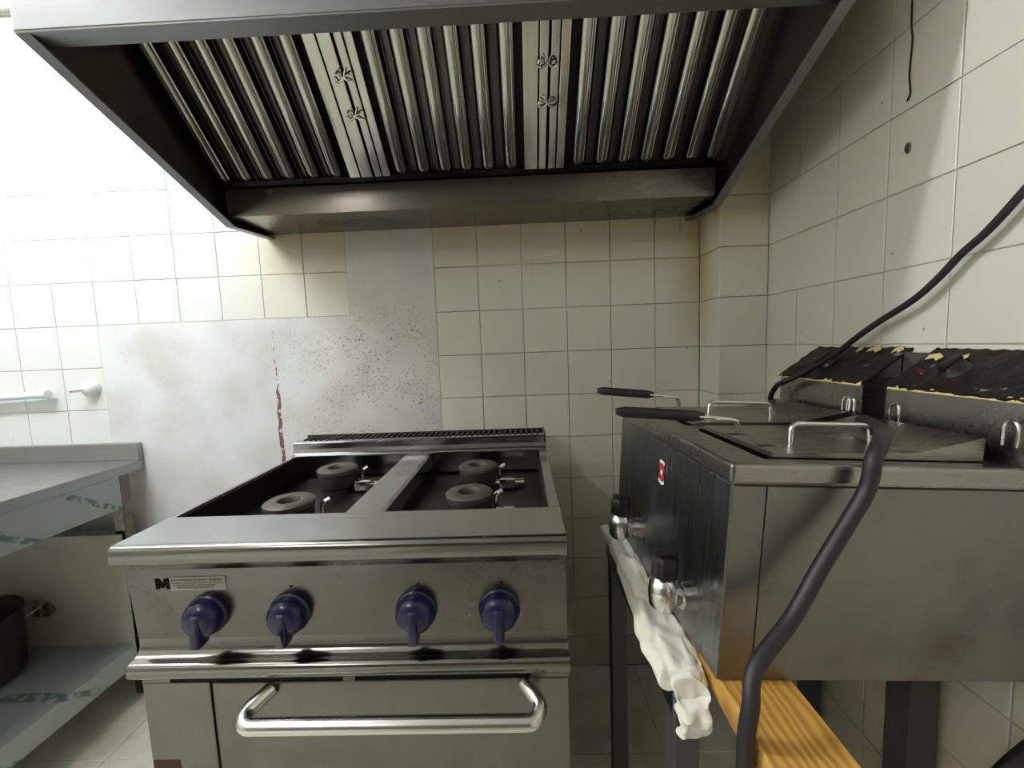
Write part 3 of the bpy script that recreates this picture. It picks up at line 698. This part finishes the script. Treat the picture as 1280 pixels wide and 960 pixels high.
# drain taps
for ty in (.098, .345):
    mt = Matrix.Translation((0, ty, .062)) @ Matrix.Rotation(-math.pi/2, 4, 'Y')
    tp_ = fp('drain_tap', lathe(bmesh.new(), [(0, 0), (.021, 0), (.021, .012), (.016, .014), (.016, .030), (0, .030)], mt, 24), 'chrome', True)
    mt2 = Matrix.Translation((-.040, ty, .038))
    fp('tap_body', lathe(bmesh.new(), [(0, 0), (.013, 0), (.0215, .009), (.0235, .030), (.022, .044), (.015, .052), (.011, .058), (0, .058)], mt2, 26), 'handle', True, tp_)
    bm = bmesh.new(); rings = []; nn_ = 30
    for h_, s_ in ((.055, .9), (.059, 1), (.084, 1), (.090, .86)):
        rings.append([bm.verts.new(mt2 @ Vector((s_*(.0195+.002*math.cos(6*2*math.pi*j/nn_))*math.cos(2*math.pi*j/nn_), s_*(.0195+.002*math.cos(6*2*math.pi*j/nn_))*math.sin(2*math.pi*j/nn_), h_))) for j in range(nn_)])
    for A, C_ in zip(rings, rings[1:]):
        for j in range(nn_): bm.faces.new((A[j], A[(j+1) % nn_], C_[(j+1) % nn_], C_[j]))
    bm.faces.new(rings[-1]); bm.faces.new(rings[0][::-1]); box(bm, -.0585, -.0215, ty-.006, ty+.006, .124, .137, bev=.003)
    fp('tap_knob', bm, 'black', True, tp_)
# feet
for fx_, fy_ in ((.40, .205), (.40, .44)): fp('foot', lathe(bmesh.new(), [(0, -.016), (.016, -.016), (.018, 0), (0, 0)], Matrix.Translation((fx_, fy_, 0)), 14), 'black', True)
# lids with wire handles
for (y0, y1, hy_, hx0, hx1, lab) in ((.030, .233, .088, .138, .262, 'near steel fryer lid with wire handle, beside the thick cable'), (.264, .472, .335, .135, .268, 'far steel fryer lid with wire handle, toward the column')):
    t = fp('lid', prism(bmesh.new(), [(.070, .309), (.075, .314), (.28, .319), (.372, .342), (.374, .340), (.374, .309)], 'y', y0, y1), 'steel_lid', False)
    fp('lid_handle', tube(bmesh.new(), fillet([(hx0, hy_, .313), (hx0+.002, hy_+.004, .346), (hx1, hy_+.004, .346), (hx1+.002, hy_, .313)], .012), .0038, 12), 'chrome', True, t)
    fp('lid_slot', B(.079, .112, (y0+y1)/2+.018, (y0+y1)/2+.030, .3140, .3148), 'gap', False, t)
    fp('lid_slot', B(.079, .112, (y0+y1)/2-.060, (y0+y1)/2-.050, .3140, .3148), 'gap', False, t)
# basket handles
for (ya, yb, xa, xb, z_, lab) in ((.172, .160, -.110, .036, .345, 'near frying basket handle with black grip over the fryer front'), (.425, .395, -.085, .036, .354, 'far frying basket handle with black grip over the fryer front')):
    t = ft('fryer_basket', lab, 'basket handle', 'frying basket handles')
    pts = [Vector((xa+(xb-xa)*i/10, ya+(yb-ya)*i/10, z_+.001-.003*i/10)) for i in range(11)]
    fp('grip', tube(bmesh.new(), pts, lambda q: .0095*(min(1, (min(q, 1-q)+.02)/.05)**.5), 14), 'black', True, t)
    bm = bmesh.new()
    for s_ in (-.006, .006):
        tube(bm, fillet([(xb-.01, yb+s_, z_-.002), (xb+.055, yb+s_-.002, z_-.006), (xb+.062, yb+s_-.002, .316), (xb+.062, yb+s_-.002, .290)], .008), .0024, 8)
    fp('wire_shank', bm, 'handle', True, t)

# ---------------------------------------------------------------- cables
def FW(p): return FRM @ Vector(p)
def cable(name, pts, r, label):
    return tag(mk(name, tube(bmesh.new(), smoothpath(pts, 8), r, 12), 'rubber', None, True), label, 'cable')
cable('power_cable', [(.132, -1.06, 1.72), (.130, -.90, 1.50), (.128, -.7963, 1.3896), (.127, -.7523, 1.3448), (.126, -.716, 1.317), (.124, -.680, 1.2815), (.121, -.6387, 1.249), (.118, -.5676, 1.2114), (.112, -.52, 1.180), FW((.454, .3954, .4617)), FW((.4174, .4016, .4333)), FW((.3847, .4121, .4079)), FW((.362, .430, .3885)), FW((.368, .4708, .3725)), FW((.372, .495, .3387)), FW((.386, .48, .328))], .0062, 'thin dark power cable running up along the tiled right wall')
cable('power_cable', [FW((.385, .238, .330)), FW((.352, .205, .337)), FW((.315, .145, .338)), FW((.255, .060, .342)), FW((.190, -.005, .341)), FW((.166, -.024, .322)), FW((.160, -.026, .285)), FW((.140, -.028, .245)), FW((.102, -.036, .1866)), FW((.064, -.046, .1250)), (-.345, -.972, .800), (-.361, -.991, .768), (-.3655, -.990, .727), (-.366, -.990, .683), (-.372, -.985, .5), (-.39, -.97, .2), (-.35, -.95, .009)], .0098, 'thick dark cable draped over the near edge of the fryer')
cable('power_cable', [(.135, -.90, .66), (.130, -.865, .585), (.105, -.84, .50), (.06, -.83, .40), (.02, -.83, .2), (.0, -.80, .009)], .010, 'dark cable hanging under the fryer at the lower right')
